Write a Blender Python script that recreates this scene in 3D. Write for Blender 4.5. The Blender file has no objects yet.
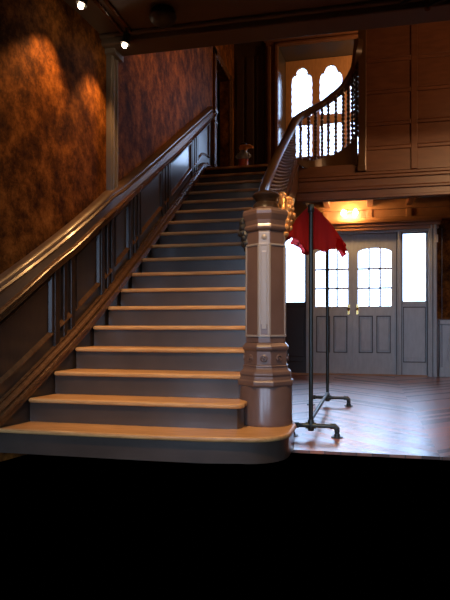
import bpy, bmesh, math, random
from mathutils import Vector, Matrix
random.seed(7)
SC = bpy.context.scene
COL = SC.collection
PI = math.pi

# ------------------------------------------------------------------ camera
cam_d = bpy.data.cameras.new('camera')
cam = bpy.data.objects.new('camera', cam_d)
COL.objects.link(cam)
cam.location = (0, 0, 0.862)
cam.rotation_euler = (PI / 2, 0, math.radians(13.215))
cam_d.sensor_fit = 'VERTICAL'
cam_d.sensor_height = 36
cam_d.lens = 595 / 600 * 36
cam_d.shift_y = 24.3 / 600
cam_d.clip_start = 0.05
SC.camera = cam

# ------------------------------------------------------------------ world: pale overcast daylight above the horizon, dark ground below
W = bpy.data.worlds.new('world'); SC.world = W
W.use_nodes = True
nt = W.node_tree; nt.nodes.clear()
out = nt.nodes.new('ShaderNodeOutputWorld'); bg = nt.nodes.new('ShaderNodeBackground')
tc = nt.nodes.new('ShaderNodeTexCoord'); sx = nt.nodes.new('ShaderNodeSeparateXYZ')
rp = nt.nodes.new('ShaderNodeValToRGB')
rp.color_ramp.elements[0].position = 0.0; rp.color_ramp.elements[0].color = (0, 0, 0, 1)
rp.color_ramp.elements[1].position = 0.01; rp.color_ramp.elements[1].color = (0.50, 0.69, 1.0, 1)
nt.links.new(tc.outputs['Generated'], sx.inputs[0]); nt.links.new(sx.outputs['Z'], rp.inputs[0])
nt.links.new(rp.outputs[0], bg.inputs['Color']); bg.inputs['Strength'].default_value = 5.6
nt.links.new(bg.outputs[0], out.inputs[0])

SC.view_settings.view_transform = 'Standard'
SC.view_settings.look = 'None'
SC.view_settings.gamma = 1
SC.view_settings.use_curve_mapping = False
SC.view_settings.exposure = 0.9
SC.cycles.max_bounces = 8
SC.cycles.use_denoising = True
SC.cycles.sample_clamp_indirect = 6

def light(name, kind, loc, energy, color, aim=None, size=0.1, spot=60, blend=0.3, sy=None):
    d = bpy.data.lights.new(name, kind); d.energy = energy; d.color = color
    if kind == 'AREA':
        d.size = size
        if sy: d.shape = 'RECTANGLE'; d.size_y = sy
    else:
        d.shadow_soft_size = size
    if kind == 'SPOT':
        d.spot_size = math.radians(spot); d.spot_blend = blend
    o = bpy.data.objects.new(name, d); COL.objects.link(o); o.location = loc
    if aim is not None:
        o.rotation_euler = (Vector(aim) - Vector(loc)).to_track_quat('-Z', 'Y').to_euler()
    return o
def portal(name, loc, aim, w, h):
    o = light(name, 'AREA', loc, 1, (1, 1, 1), aim, w, sy=h); o.data.cycles.is_portal = True
portal('portal_upper_window', (-0.6, 10.95, 4.7), (-0.6, 9, 4.7), 1.8, 1.9)
portal('portal_entrance', (-0.2, 10.6, 1.75), (-0.2, 9, 1.75), 2.5, 1.35)
portal('portal_hall_openings', (0.1, -2.7, 1.55), (0.1, 0, 1.55), 5.2, 2.95)
WARM = (1.0, 0.62, 0.30)
# hall ceiling downlights and landing lamp; unseen warm fill lights added to brighten surfaces
light('hall_lamp', 'SPOT', (-0.75, 2.2, 3.35), 230, WARM, (-1.2, 4.4, 0.5), 0.06, 50, 0.8)
light('hall_lamp_newel', 'SPOT', (1.5, 3.0, 3.35), 40, (1.0, 0.66, 0.36), (-0.6, 4.3, 1.5), 0.05, 38, 0.7)
light('floor_fill', 'SPOT', (1.3, 3.6, 3.35), 200, (1.0, 0.60, 0.32), (0.6, 6.0, 0.0), 0.08, 60, 0.8)  # unseen spot added to brighten and warm the parquet
light('gallery_fill', 'SPOT', (1.9, 3.6, 3.33), 150, (1.0, 0.58, 0.28), (0.5, 8.3, 2.95), 0.06, 34, 0.8)  # unseen spot added to brighten the gallery fascia
light('balustrade_fill', 'SPOT', (1.6, 5.4, 4.6), 120, (1.0, 0.60, 0.26), (-0.85, 5.9, 2.2), 0.05, 42, 0.8)  # unseen spot added for warm light on rail and balusters
light('stairwell_fill', 'POINT', (2.3, 5.9, 3.9), 46, (1.0, 0.50, 0.22), size=0.12)  # unseen point light added for the gallery wall and handrail
light('stair_wall_fill', 'SPOT', (0.3, 5.45, 4.9), 110, (1.0, 0.48, 0.16), (-2.27, 6.4, 4.2), 0.08, 60, 0.9)  # unseen spot added to warm the far left wall
light('landing_lamp', 'POINT', (0.7, 9.6, 5.0), 40, (1.0, 0.55, 0.22), size=0.1)

# ------------------------------------------------------------------ materials
def mat(name, col, rough=0.5, metal=0.0, col2=None, scale=6, stretch=(1, 1, 1), bump=0.0, spec=0.5, coat=0.0, detail=4):
    m = bpy.data.materials.new(name); m.use_nodes = True
    n = m.node_tree; b = n.nodes['Principled BSDF']
    b.inputs['Roughness'].default_value = rough; b.inputs['Metallic'].default_value = metal
    b.inputs['Specular IOR Level'].default_value = spec
    b.inputs['Coat Weight'].default_value = coat; b.inputs['Coat Roughness'].default_value = 0.15
    b.inputs['Base Color'].default_value = (*col, 1)
    if col2 is not None or bump:
        t = n.nodes.new('ShaderNodeTexCoord'); mp = n.nodes.new('ShaderNodeMapping')
        mp.inputs['Scale'].default_value = stretch
        ns = n.nodes.new('ShaderNodeTexNoise'); ns.inputs['Scale'].default_value = scale; ns.inputs['Detail'].default_value = detail
        n.links.new(t.outputs['Object'], mp.inputs[0]); n.links.new(mp.outputs[0], ns.inputs['Vector'])
        if col2 is not None:
            r = n.nodes.new('ShaderNodeValToRGB')
            r.color_ramp.elements[0].position = 0.35; r.color_ramp.elements[0].color = (*col, 1)
            r.color_ramp.elements[1].position = 0.65; r.color_ramp.elements[1].color = (*col2, 1)
            n.links.new(ns.outputs['Fac'], r.inputs[0]); n.links.new(r.outputs[0], b.inputs['Base Color'])
        if bump:
            bp = n.nodes.new('ShaderNodeBump'); bp.inputs['Strength'].default_value = bump; bp.inputs['Distance'].default_value = 0.01
            n.links.new(ns.outputs['Fac'], bp.inputs['Height']); n.links.new(bp.outputs[0], b.inputs['Normal'])
    return m

def mat_marble():
    m = bpy.data.materials.new('marbled_wallcovering'); m.use_nodes = True
    n = m.node_tree; b = n.nodes['Principled BSDF']
    t = n.nodes.new('ShaderNodeTexCoord')
    mp = n.nodes.new('ShaderNodeMapping'); mp.inputs['Scale'].default_value = (1.3, 1.25, 1.1)
    n.links.new(t.outputs['Object'], mp.inputs[0])
    a = n.nodes.new('ShaderNodeTexNoise'); a.inputs['Scale'].default_value = 4.2; a.inputs['Detail'].default_value = 12; a.inputs['Roughness'].default_value = 0.8
    a.inputs['Distortion'].default_value = 0.0
    n.links.new(mp.outputs[0], a.inputs['Vector'])
    r = n.nodes.new('ShaderNodeValToRGB')
    e = r.color_ramp.elements
    e[0].position = 0.36; e[0].color = (0.020, 0.006, 0.003, 1)
    e[1].position = 0.72; e[1].color = (0.42, 0.16, 0.03, 1)
    k = e.new(0.47); k.color = (0.080, 0.026, 0.005, 1)
    k = e.new(0.57); k.color = (0.20, 0.068, 0.012, 1)
    n.links.new(a.outputs['Fac'], r.inputs[0]); n.links.new(r.outputs[0], b.inputs['Base Color'])
    b.inputs['Roughness'].default_value = 0.7; b.inputs['Specular IOR Level'].default_value = 0.05
    bp = n.nodes.new('ShaderNodeBump'); bp.inputs['Strength'].default_value = 0.2; bp.inputs['Distance'].default_value = 0.01
    n.links.new(a.outputs['Fac'], bp.inputs['Height']); n.links.new(bp.outputs[0], b.inputs['Normal'])
    return m

def mat_parquet():
    # diagonal parquet panels: boards run at +45 / -45 degrees in alternate bands
    m = bpy.data.materials.new('parquet'); m.use_nodes = True
    n = m.node_tree; b = n.nodes['Principled BSDF']; L = n.links.new
    def M(op, a, c=None):
        x = n.nodes.new('ShaderNodeMath'); x.operation = op
        for i, v in enumerate((a, c)):
            if v is None: continue
            if isinstance(v, (int, float)): x.inputs[i].default_value = v
            else: L(v, x.inputs[i])
        return x.outputs[0]
    t = n.nodes.new('ShaderNodeTexCoord'); s = n.nodes.new('ShaderNodeSeparateXYZ'); L(t.outputs['Object'], s.inputs[0])
    X, Y = s.outputs['X'], s.outputs['Y']
    band = M('DIVIDE', M('ADD', X, 0.48), 0.96)
    tri = M('PINGPONG', M('ADD', X, 0.48), 0.96)          # chevron fold
    v = M('DIVIDE', M('ADD', Y, tri), 0.105)
    board = M('FLOOR', v); fr = M('FRACT', v)
    cell = n.nodes.new('ShaderNodeCombineXYZ'); L(board, cell.inputs[0]); L(M('FLOOR', band), cell.inputs[1])
    wn = n.nodes.new('ShaderNodeTexWhiteNoise'); wn.noise_dimensions = '2D'; L(cell.outputs[0], wn.inputs['Vector'])
    r = n.nodes.new('ShaderNodeValToRGB'); e = r.color_ramp.elements
    e[0].color = (0.07, 0.020, 0.009, 1); e[1].color = (0.40, 0.13, 0.05, 1)
    L(wn.outputs['Value'], r.inputs[0])
    gap = M('MULTIPLY', M('GREATER_THAN', fr, 0.05), M('LESS_THAN', fr, 0.97))
    mx = n.nodes.new('ShaderNodeMix'); mx.data_type = 'RGBA'
    L(gap, mx.inputs['Factor']); mx.inputs[6].default_value = (0.02, 0.008, 0.004, 1); L(r.outputs[0], mx.inputs[7])
    L(mx.outputs[2], b.inputs['Base Color'])
    L(M('ADD', M('MULTIPLY', wn.outputs['Value'], 0.14), 0.24), b.inputs['Roughness'])
    b.inputs['Coat Weight'].default_value = 1.0; b.inputs['Coat Roughness'].default_value = 0.33; b.inputs['Coat IOR'].default_value = 1.75
    return m

def mat_glass(name, tint=(0.95, 0.97, 1.0)):
    m = bpy.data.materials.new(name); m.use_nodes = True
    n = m.node_tree; n.nodes.clear()
    o = n.nodes.new('ShaderNodeOutputMaterial'); tr = n.nodes.new('ShaderNodeBsdfTransparent'); gl = n.nodes.new('ShaderNodeBsdfGlossy')
    tr.inputs['Color'].default_value = (*tint, 1); gl.inputs['Roughness'].default_value = 0.03
    fr = n.nodes.new('ShaderNodeFresnel'); fr.inputs['IOR'].default_value = 1.3
    mx = n.nodes.new('ShaderNodeMixShader')
    n.links.new(fr.outputs[0], mx.inputs[0]); n.links.new(tr.outputs[0], mx.inputs[1]); n.links.new(gl.outputs[0], mx.inputs[2])
    n.links.new(mx.outputs[0], o.inputs[0])
    return m

def mat_sheer():
    m = bpy.data.materials.new('sheer_red_cloth'); m.use_nodes = True
    n = m.node_tree; n.nodes.clear()
    o = n.nodes.new('ShaderNodeOutputMaterial')
    d = n.nodes.new('ShaderNodeBsdfDiffuse'); d.inputs['Color'].default_value = (0.50, 0.035, 0.035, 1)
    tl = n.nodes.new('ShaderNodeBsdfTranslucent'); tl.inputs['Color'].default_value = (0.48, 0.03, 0.03, 1)
    tr = n.nodes.new('ShaderNodeBsdfTransparent'); tr.inputs['Color'].default_value = (0.9, 0.25, 0.25, 1)
    a = n.nodes.new('ShaderNodeMixShader'); a.inputs[0].default_value = 0.5
    c = n.nodes.new('ShaderNodeMixShader'); c.inputs[0].default_value = 0.30
    n.links.new(d.outputs[0], a.inputs[1]); n.links.new(tl.outputs[0], a.inputs[2])
    n.links.new(a.outputs[0], c.inputs[1]); n.links.new(tr.outputs[0], c.inputs[2])
    n.links.new(c.outputs[0], o.inputs[0])
    return m

def mat_emit(name, col, s):
    m = bpy.data.materials.new(name); m.use_nodes = True
    n = m.node_tree; n.nodes.clear()
    o = n.nodes.new('ShaderNodeOutputMaterial'); e = n.nodes.new('ShaderNodeEmission')
    e.inputs[0].default_value = (*col, 1); e.inputs[1].default_value = s
    n.links.new(e.outputs[0], o.inputs[0])
    return m

M_ = dict(
    marble=mat_marble(), parquet=mat_parquet(), glass=mat_glass('window_glass'), sheer=mat_sheer(),
    darkwood=mat('dark_stained_wood', (0.014, 0.008, 0.005), 0.30, col2=(0.026, 0.014, 0.008), scale=9, stretch=(1, 6, 1), spec=0.35),
    moulding=mat('polished_moulding', (0.080, 0.034, 0.013), 0.27, col2=(0.125, 0.056, 0.021), scale=14, stretch=(1, 3, 1)),
    tread=mat('worn_oak_tread', (0.40, 0.20, 0.07), 0.38, col2=(0.56, 0.31, 0.12), scale=7, stretch=(1, 9, 9), spec=0.4),
    riser=mat('riser_paint', (0.046, 0.032, 0.024), 0.32, col2=(0.060, 0.042, 0.032), scale=5, coat=0.35),
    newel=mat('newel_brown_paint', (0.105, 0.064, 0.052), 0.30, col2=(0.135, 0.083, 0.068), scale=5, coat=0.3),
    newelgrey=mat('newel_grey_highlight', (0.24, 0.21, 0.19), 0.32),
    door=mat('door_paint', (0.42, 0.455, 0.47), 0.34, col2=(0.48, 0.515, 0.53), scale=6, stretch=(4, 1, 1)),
    doordark=mat('panel_brown_and_shade_lines', (0.035, 0.022, 0.016), 0.4),  # dark brown, also used for painted shade lines around panels and frame
    frame=mat('window_oak', (0.42, 0.20, 0.085), 0.42, col2=(0.52, 0.26, 0.11), scale=8, stretch=(4, 4, 1)),
    panel=mat('panel_mahogany', (0.12, 0.046, 0.022), 0.36, col2=(0.155, 0.062, 0.029), scale=5, stretch=(1, 1, 4)),
    rail=mat('handrail_wood', (0.075, 0.036, 0.014), 0.28, coat=0.2),
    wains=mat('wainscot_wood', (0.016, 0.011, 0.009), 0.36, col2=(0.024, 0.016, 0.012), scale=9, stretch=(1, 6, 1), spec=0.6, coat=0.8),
    strip=mat('grey_strip', (0.15, 0.125, 0.10), 0.45),
    gilt_or_lit=mat('gilded_and_lit_carving', (0.75, 0.36, 0.12), 0.35, metal=0.6),  # gold, also used to paint warm light onto the newel scrolls
    iron=mat('black_iron_pipe', (0.035, 0.045, 0.048), 0.38, metal=0.7),
    black=mat('black_metal_and_slot_shade', (0.012, 0.011, 0.010), 0.5),
    brass=mat('brass', (0.75, 0.50, 0.18), 0.25, metal=1.0),
    lead=mat('lead_came', (0.10, 0.10, 0.12), 0.5, metal=0.4),
    plaster=mat('dark_ceiling', (0.10, 0.07, 0.05), 0.6),
    white=mat('white_plastic', (0.7, 0.66, 0.58), 0.4),
    orange=mat('orange_paint', (0.95, 0.42, 0.07), 0.45),
    teal=mat('grey_blue_paint', (0.34, 0.38, 0.42), 0.5),
    red=mat('dull_red_paint', (0.45, 0.10, 0.06), 0.5),
    bulb=mat_emit('warm_bulb', (1.0, 0.72, 0.40), 60),
    spotbulb=mat_emit('spot_bulb', (1.0, 0.75, 0.50), 30),
)

# ------------------------------------------------------------------ mesh helpers
class MB:
    def __init__(s): s.v = []; s.f = []
    def add(s, vs, fs):
        b = len(s.v); s.v += [tuple(x) for x in vs]; s.f += [tuple(i + b for i in f) for f in fs]; return s
    def box(s, x0, x1, y0, y1, z0, z1):
        vs = [(x, y, z) for z in (z0, z1) for y in (y0, y1) for x in (x0, x1)]
        return s.add(vs, [(0, 2, 3, 1), (4, 5, 7, 6), (0, 1, 5, 4), (2, 6, 7, 3), (0, 4, 6, 2), (1, 3, 7, 5)])
    def obox(s, c, ax, ay, az):
        c, ax, ay, az = map(Vector, (c, ax, ay, az))
        vs = [c + ax * i + ay * j + az * k for k in (-1, 1) for j in (-1, 1) for i in (-1, 1)]
        return s.add(vs, [(0, 2, 3, 1), (4, 5, 7, 6), (0, 1, 5, 4), (2, 6, 7, 3), (0, 4, 6, 2), (1, 3, 7, 5)])
    def loops(s, rings, closed=True, cap=True):
        n = len(rings[0]); vs = [p for r in rings for p in r]; fs = []
        for i in range(len(rings) - 1):
            for j in range(n if closed else n - 1):
                k = (j + 1) % n
                fs.append((i * n + j, i * n + k, (i + 1) * n + k, (i + 1) * n + j))
        if cap and closed:
            fs.append(tuple(range(n - 1, -1, -1))); fs.append(tuple((len(rings) - 1) * n + j for j in range(n)))
        return s.add(vs, fs)
    def lathe(s, prof, c=(0, 0, 0), n=20):
        rings = [[(c[0] + r * math.cos(2 * PI * j / n), c[1] + r * math.sin(2 * PI * j / n), c[2] + z) for j in range(n)] for r, z in prof]
        return s.loops(rings)
    def tube(s, pts, r, n=10, flat=None):
        pts = [Vector(p) for p in pts]; rings = []; up = Vector((0, 0, 1))
        for i, p in enumerate(pts):
            d = (pts[min(i + 1, len(pts) - 1)] - pts[max(i - 1, 0)]).normalized()
            if abs(d.z) > 0.98: sd = Vector((1, 0, 0))
            else: sd = d.cross(up).normalized()
            u = sd.cross(d).normalized()
            rr = r[i] if isinstance(r, (list, tuple)) else r
            a, b = (rr, rr) if flat is None else (rr, rr * flat)
            rings.append([p + sd * (a * math.cos(2 * PI * j / n)) + u * (b * math.sin(2 * PI * j / n)) for j in range(n)])
        return s.loops(rings)
    def prism(s, poly, z0, z1):
        return s.loops([[(x, y, z0) for x, y in poly], [(x, y, z1) for x, y in poly]])
    def build(s, name, m, parent=None, bevel=0, smooth=False, seg=2):
        off = Vector(parent_loc(parent)) if parent else Vector((0, 0, 0))
        me = bpy.data.meshes.new(name)
        me.from_pydata([tuple(Vector(v) - off) for v in s.v], [], s.f)
        bm = bmesh.new(); bm.from_mesh(me); bmesh.ops.recalc_face_normals(bm, faces=bm.faces); bm.to_mesh(me); bm.free()
        o = bpy.data.objects.new(name, me); COL.objects.link(o)
        me.materials.append(m)
        if parent: o.parent = parent
        if smooth:
            for p in me.polygons: p.use_smooth = True
            me.set_sharp_from_angle(angle=math.radians(40))
        if bevel:
            b = o.modifiers.new('bevel', 'BEVEL'); b.width = bevel; b.segments = seg; b.limit_method = 'ANGLE'; b.angle_limit = math.radians(35)
        return o
def parent_loc(p):
    v = Vector((0, 0, 0))
    while p is not None:
        v += p.location; p = p.parent
    return v
def thing(name, label, cat, loc=(0, 0, 0), group=None):
    o = bpy.data.objects.new(name, None); COL.objects.link(o); o.location = loc; o.empty_display_size = 0.1
    return tag(o, label, cat, group)
def tag(o, label, cat, group=None):
    o['label'] = label; o['category'] = cat
    if group: o['group'] = group
    return o
def struct(o, label=None, cat=None):
    o['kind'] = 'structure'
    if label: o['label'] = label
    if cat: o['category'] = cat
    return o
def plate(name, outer, holes, y0, y1, m, parent=None, bevel=0):
    """flat plate in the XZ plane with shaped holes, between depths y0 and y1"""
    bm = bmesh.new(); edges = []
    for lp in [outer] + holes:
        vs = [bm.verts.new((x, y0, z)) for x, z in lp]
        edges += [bm.edges.new((vs[i], vs[(i + 1) % len(vs)])) for i in range(len(vs))]
    bmesh.ops.triangle_fill(bm, use_beauty=True, use_dissolve=False, edges=edges)
    fs = bm.faces[:]
    r = bmesh.ops.extrude_face_region(bm, geom=fs)
    for v in [g for g in r['geom'] if isinstance(g, bmesh.types.BMVert)]: v.co.y = y1
    bmesh.ops.recalc_face_normals(bm, faces=bm.faces)
    mb = MB(); bm.verts.index_update()
    mb.add([v.co.copy() for v in bm.verts], [tuple(v.index for v in f.verts) for f in bm.faces]); bm.free()
    return mb.build(name, m, parent, bevel)
def rect(x0, x1, z0, z1): return [(x0, z0), (x1, z0), (x1, z1), (x0, z1)]
def holed(mb, x0, x1, z0, z1, y0, y1, holes, axis='x'):
    xs = sorted({x0, x1, *[h[0] for h in holes], *[h[1] for h in holes]}); zs = sorted({z0, z1, *[h[2] for h in holes], *[h[3] for h in holes]})
    for i in range(len(xs) - 1):
        col = []
        for j in range(len(zs) - 1):
            cx, cz = (xs[i] + xs[i + 1]) / 2, (zs[j] + zs[j + 1]) / 2
            if any(h[0] < cx < h[1] and h[2] < cz < h[3] for h in holes): continue
            if col and abs(col[-1][1] - zs[j]) < 1e-9: col[-1][1] = zs[j + 1]
            else: col.append([zs[j], zs[j + 1]])
        for a, b in col:
            if axis == 'x': mb.box(xs[i], xs[i + 1], y0, y1, a, b)
            else: mb.box(y0, y1, xs[i], xs[i + 1], a, b)
    return mb
def interp(pts):
    pts = sorted(pts)
    def f(y):
        if y <= pts[0][0]: a, b = pts[0], pts[1]
        elif y >= pts[-1][0]: a, b = pts[-2], pts[-1]
        else:
            for i in range(len(pts) - 1):
                if pts[i][0] <= y <= pts[i + 1][0]: a, b = pts[i], pts[i + 1]; break
        return a[1] + (b[1] - a[1]) * (y - a[0]) / (b[0] - a[0])
    return f
def spline(pts, n):
    """Catmull-Rom through pts, n samples per span"""
    P = [Vector(p) for p in pts]; P = [P[0] * 2 - P[1]] + P + [P[-1] * 2 - P[-2]]; o = []
    for i in range(1, len(P) - 2):
        for k in range(n):
            t = k / n; a, b, c, d = P[i - 1], P[i], P[i + 1], P[i + 2]
            o.append(0.5 * ((2 * b) + (c - a) * t + (2 * a - 5 * b + 4 * c - d) * t * t + (3 * b - a - 3 * c + d) * t ** 3))
    o.append(P[-2]); return o

# ------------------------------------------------------------------ dimensions of the stair
Y0, G, R, NS = 3.52, 0.2668, 0.17, 18
YT = Y0 + (NS - 1) * G           # 8.056, landing edge
ZL = NS * R                      # 3.06, landing height
def nz(y): return R + (min(y, YT) - Y0) / G * R
def XW(y): return -2.2 - 0.085 * max(0.0, 5.0 - y) ** 2        # wall side of the flight, flaring at the foot
def XR(y): return -0.92 + 0.28 * max(0.0, (5.4 - y) / 1.4) ** 2 if y < 5.4 else -0.92

# ------------------------------------------------------------------ setting: floor, walls, ceilings
fl = MB()
fl.prism([(-2.5, 4.09), (3.2, 4.09), (3.2, 10.5), (-2.5, 10.5)], -0.02, 0)
struct(fl.build('floor', M_['parquet']))

# left wall
wl = MB()
ys = [-2.6, 2.6, 2.9, 3.2, 3.4, 3.6, 3.8, 4.0, 4.2, 4.4, 4.6, 4.8, 5.0]
def wx(y): return XW(max(y, 3.2)) - 0.07
prof = [(wx(y), y) for y in ys]
wl.loops([[(x, y, -0.08), (x, y, 3.5), (x - 0.15, y, 3.5), (x - 0.15, y, -0.08)] for x, y in prof])
holed(wl, 5.0, 10.87, -0.08, 6.0, -2.42, -2.27, [(8.98, 9.92, ZL, 5.02)], axis='y')
struct(wl.build('wall_left', M_['marble']), 'dark orange marbled wall rising above the stair panelling', 'wall')
rm = MB(); rm.box(-3.4, -3.35, 8.7, 10.2, 3.0, 5.3); rm.box(-3.4, -2.42, 8.65, 8.7, 3.0, 5.3); rm.box(-3.4, -2.42, 10.2, 10.25, 3.0, 5.3)
rm.box(-3.4, -2.42, 8.7, 10.2, 5.2, 5.25); rm.box(-3.4, -2.2, 8.7, 10.2, 2.9, 3.06)
struct(rm.build('wall_side_room', M_['darkwood']))

# front (entrance) wall
wb = MB()
holed(wb, -2.45, 3.35, -0.08, 6.0, 10.42, 10.56, [(-1.42, 1.02, 0.0, 2.42), (-1.54, 0.63, 3.64, 5.81)])
struct(wb.build('wall_front', M_['panel']), 'brown panelled entrance wall', 'wall')
rv = MB()   # deep splayed reveal of the upper window
a_ = [(-1.475, 10.42, 3.74), (0.53, 10.42, 3.74), (0.53, 10.42, 5.74), (-1.475, 10.42, 5.74)]
b_ = [(-1.395, 10.80, 3.785), (0.5, 10.80, 3.785), (0.5, 10.80, 5.63), (-1.395, 10.80, 5.63)]
c_ = [(-1.53, 10.90, 3.65), (0.62, 10.90, 3.65), (0.62, 10.90, 5.80), (-1.53, 10.90, 5.80)]
d_ = [(-1.53, 10.42, 3.65), (0.62, 10.42, 3.65), (0.62, 10.42, 5.80), (-1.53, 10.42, 5.80)]
rv.loops([a_, b_, c_, d_, a_], cap=False)
struct(rv.build('trim_1', mat('reveal_gloss_wood', (0.06, 0.05, 0.05), 0.4, coat=1.0)))
# dark boarding of the landing wall between door and window
lw = MB(); lw.box(-2.27, -1.70, 10.36, 10.42, ZL, 5.95)
for i in range(3): lw.box(-2.22 + i * 0.18, -2.09 + i * 0.18, 10.345, 10.36, 3.35, 5.6)
struct(lw.build('wall_landing', mat('landing_boarding', (0.045, 0.023, 0.013), 0.45, col2=(0.06, 0.03, 0.017), scale=6, stretch=(5, 1, 1)), bevel=0.006))

# enclosing walls of the hall
wr = MB(); wr.box(3.2, 3.35, -2.6, 10.56, -0.08, 6.0); struct(wr.build('wall_right', M_['panel']))
wk = MB(); holed(wk, -2.9, 3.35, -0.08, 3.6, -2.75, -2.6, [(-2.45, -1.15, 0.1, 3.0), (-0.5, 0.8, 0.9, 3.0), (1.4, 2.6, 0.9, 3.0)]); struct(wk.build('wall_back', M_['darkwood']))  # unseen openings, extra ones added for more cool daylight
ce = MB(); ce.box(-3.0, 3.35, -2.75, 5.0, 3.42, 3.5); struct(ce.build('ceiling', M_['plaster']))
cu = MB(); cu.box(-2.45, 3.35, 4.9, 10.6, 5.95, 6.05); struct(cu.build('ceiling_upper', M_['plaster']))
bh = MB(); bh.box(-2.45, 3.35, 5.0, 5.12, 3.5, 5.98); struct(bh.build('wall_bulkhead', M_['darkwood']))
# ceiling beams: hall edge beam, hall beams, alcove beams
b = MB(); b.box(-2.42, 3.2, 4.88, 5.14, 3.335, 3.52); b.box(-2.42, 3.2, 4.84, 4.88, 3.385, 3.42); b.box(-2.42, 3.2, 5.14, 5.18, 3.36, 3.42)
struct(b.build('trim_2', M_['plaster'], bevel=0.012), 'dark beam along the hall ceiling edge', 'beam')
b = MB(); b.box(-2.26, 3.2, 10.0, 10.2, 5.80, 5.95); b.box(-2.26, 3.2, 9.2, 9.36, 5.82, 5.95)
struct(b.build('trim_3', M_['panel'], bevel=0.015))

# landing / gallery slab, fascia with mouldings
g_ = MB(); g_.box(-2.27, -0.9, YT + 0.02, 10.42, 2.74, ZL - 0.001); g_.box(-0.9, 3.2, 8.42, 10.42, 2.96, ZL - 0.001); struct(g_.build('floor_gallery', M_['darkwood']))
f_ = MB()
f_.box(-0.93, 3.2, 8.36, 8.46, 2.58, ZL)
f_.box(-0.93, 3.2, 8.31, 8.36, 2.895, 2.935); f_.box(-0.93, 3.2, 8.325, 8.36, 2.85, 2.895)
f_.box(-0.93, 3.2, 8.325, 8.36, 2.70, 2.735); f_.box(-0.93, 3.2, 8.34, 8.36, 2.735, 2.75); f_.box(-0.93, 3.2, 8.33, 8.36, 2.58, 2.62)
struct(f_.build('trim_4', M_['panel'], bevel=0.008), 'moulded brown fascia along the gallery edge', 'trim')
# ceiling beams under the gallery
for i, x in enumerate((-0.62, 0.08, 0.72, 1.5)):
    b = MB(); b.box(x - 0.05, x + 0.05, 8.46, 10.30, 2.84, 2.96); struct(b.build('trim_%d' % (20 + i), M_['panel'], bevel=0.01))

# panelled gallery wall
gx0 = -0.075
gw = MB(); gw.box(gx0, 3.2, 8.32, 8.46, ZL - 0.12, 5.95); 
struct(gw.build('wall_gallery', M_['panel']), 'tall brown panelled wall above the gallery edge', 'wall')
gp = MB()
for x in (gx0, 0.60, 1.36, 2.12): gp.box(x, x + (0.085 if x > 0 else 0.10), 8.295, 8.32, 2.94, 5.6)
xs_ = [gx0 + 0.10, 0.60, 0.685, 1.36, 1.445, 2.12, 2.205, 3.2]
for i in range(0, 8, 2):
    for z in (3.25, 3.575, 4.005, 4.43, 5.02):
        gp.box(xs_[i], xs_[i + 1], 8.297, 8.32, z - 0.03, z + 0.03)
        gp.box(xs_[i], xs_[i + 1], 8.283, 8.32, z + 0.012, z + 0.03)
struct(gp.build('trim_5', M_['panel'], bevel=0.008))

q = MB(); q.box(gx0 - 0.012, 0.015, 8.27, 8.47, 2.96, 5.6); q.box(gx0 - 0.02, 0.02, 8.262, 8.475, 2.94, 3.02); struct(q.build('trim_15', M_['rail'], bevel=0.008))
# ------------------------------------------------------------------ entrance: frame, doors, sidelights, cornice
CX = -0.195
fr = MB()
for sgn in (-1, 1):
    def bx(a, b_, *r):
        x0, x1 = sorted((CX + sgn * a, CX + sgn * b_)); fr.box(x0, x1, *r)
    bx(0.715, 0.80, 10.33, 10.48, 0, 2.42)                 # post between door and sidelight
    bx(0.74, 0.775, 10.31, 10.33, 0, 2.42)
    bx(1.20, 1.26, 10.33, 10.48, 0, 2.42)                  # outer jamb
    bx(1.215, 1.35, 10.29, 10.42, 0, 2.52); bx(1.245, 1.275, 10.265, 10.29, 0, 2.50); bx(1.30, 1.34, 10.255, 10.29, 0, 2.50)
fr.box(CX - 1.26, CX + 1.26, 10.33, 10.48, 2.40, 2.46)
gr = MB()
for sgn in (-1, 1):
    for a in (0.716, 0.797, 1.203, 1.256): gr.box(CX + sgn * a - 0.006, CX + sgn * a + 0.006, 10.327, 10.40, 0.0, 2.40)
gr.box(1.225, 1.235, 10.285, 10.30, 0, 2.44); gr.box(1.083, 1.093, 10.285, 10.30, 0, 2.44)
struct(gr.build('trim_14', M_['doordark']))  # dark strips painting in the shadow lines beside posts and jambs
struct(fr.build('trim_6', M_['door'], bevel=0.008), 'painted frame around the entrance doors and sidelights', 'trim')
co = MB()
co.box(CX - 1.38, CX + 1.38, 10.27, 10.42, 2.44, 2.50); co.box(CX - 1.42, CX + 1.42, 10.22, 10.42, 2.555, 2.60)
co.box(CX - 1.40, CX + 1.40, 10.25, 10.42, 2.50, 2.555); co.box(-2.27, 3.2, 10.30, 10.42, 2.60, 2.66); co.box(-2.27, 3.2, 10.33, 10.42, 2.80, 2.96); co.box(-2.27, 3.2, 10.385, 10.42, 2.66, 2.80)
for x in (-1.3, -0.66, 0.08, 0.72, 1.5): co.box(x - 0.045, x + 0.045, 10.36, 10.42, 2.66, 2.80)
struct(co.build('trim_7', mat('cornice_oak', (0.30, 0.14, 0.06), 0.36, col2=(0.38, 0.18, 0.075), scale=7), bevel=0.008), 'brown cornice over the entrance doors', 'trim')

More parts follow.
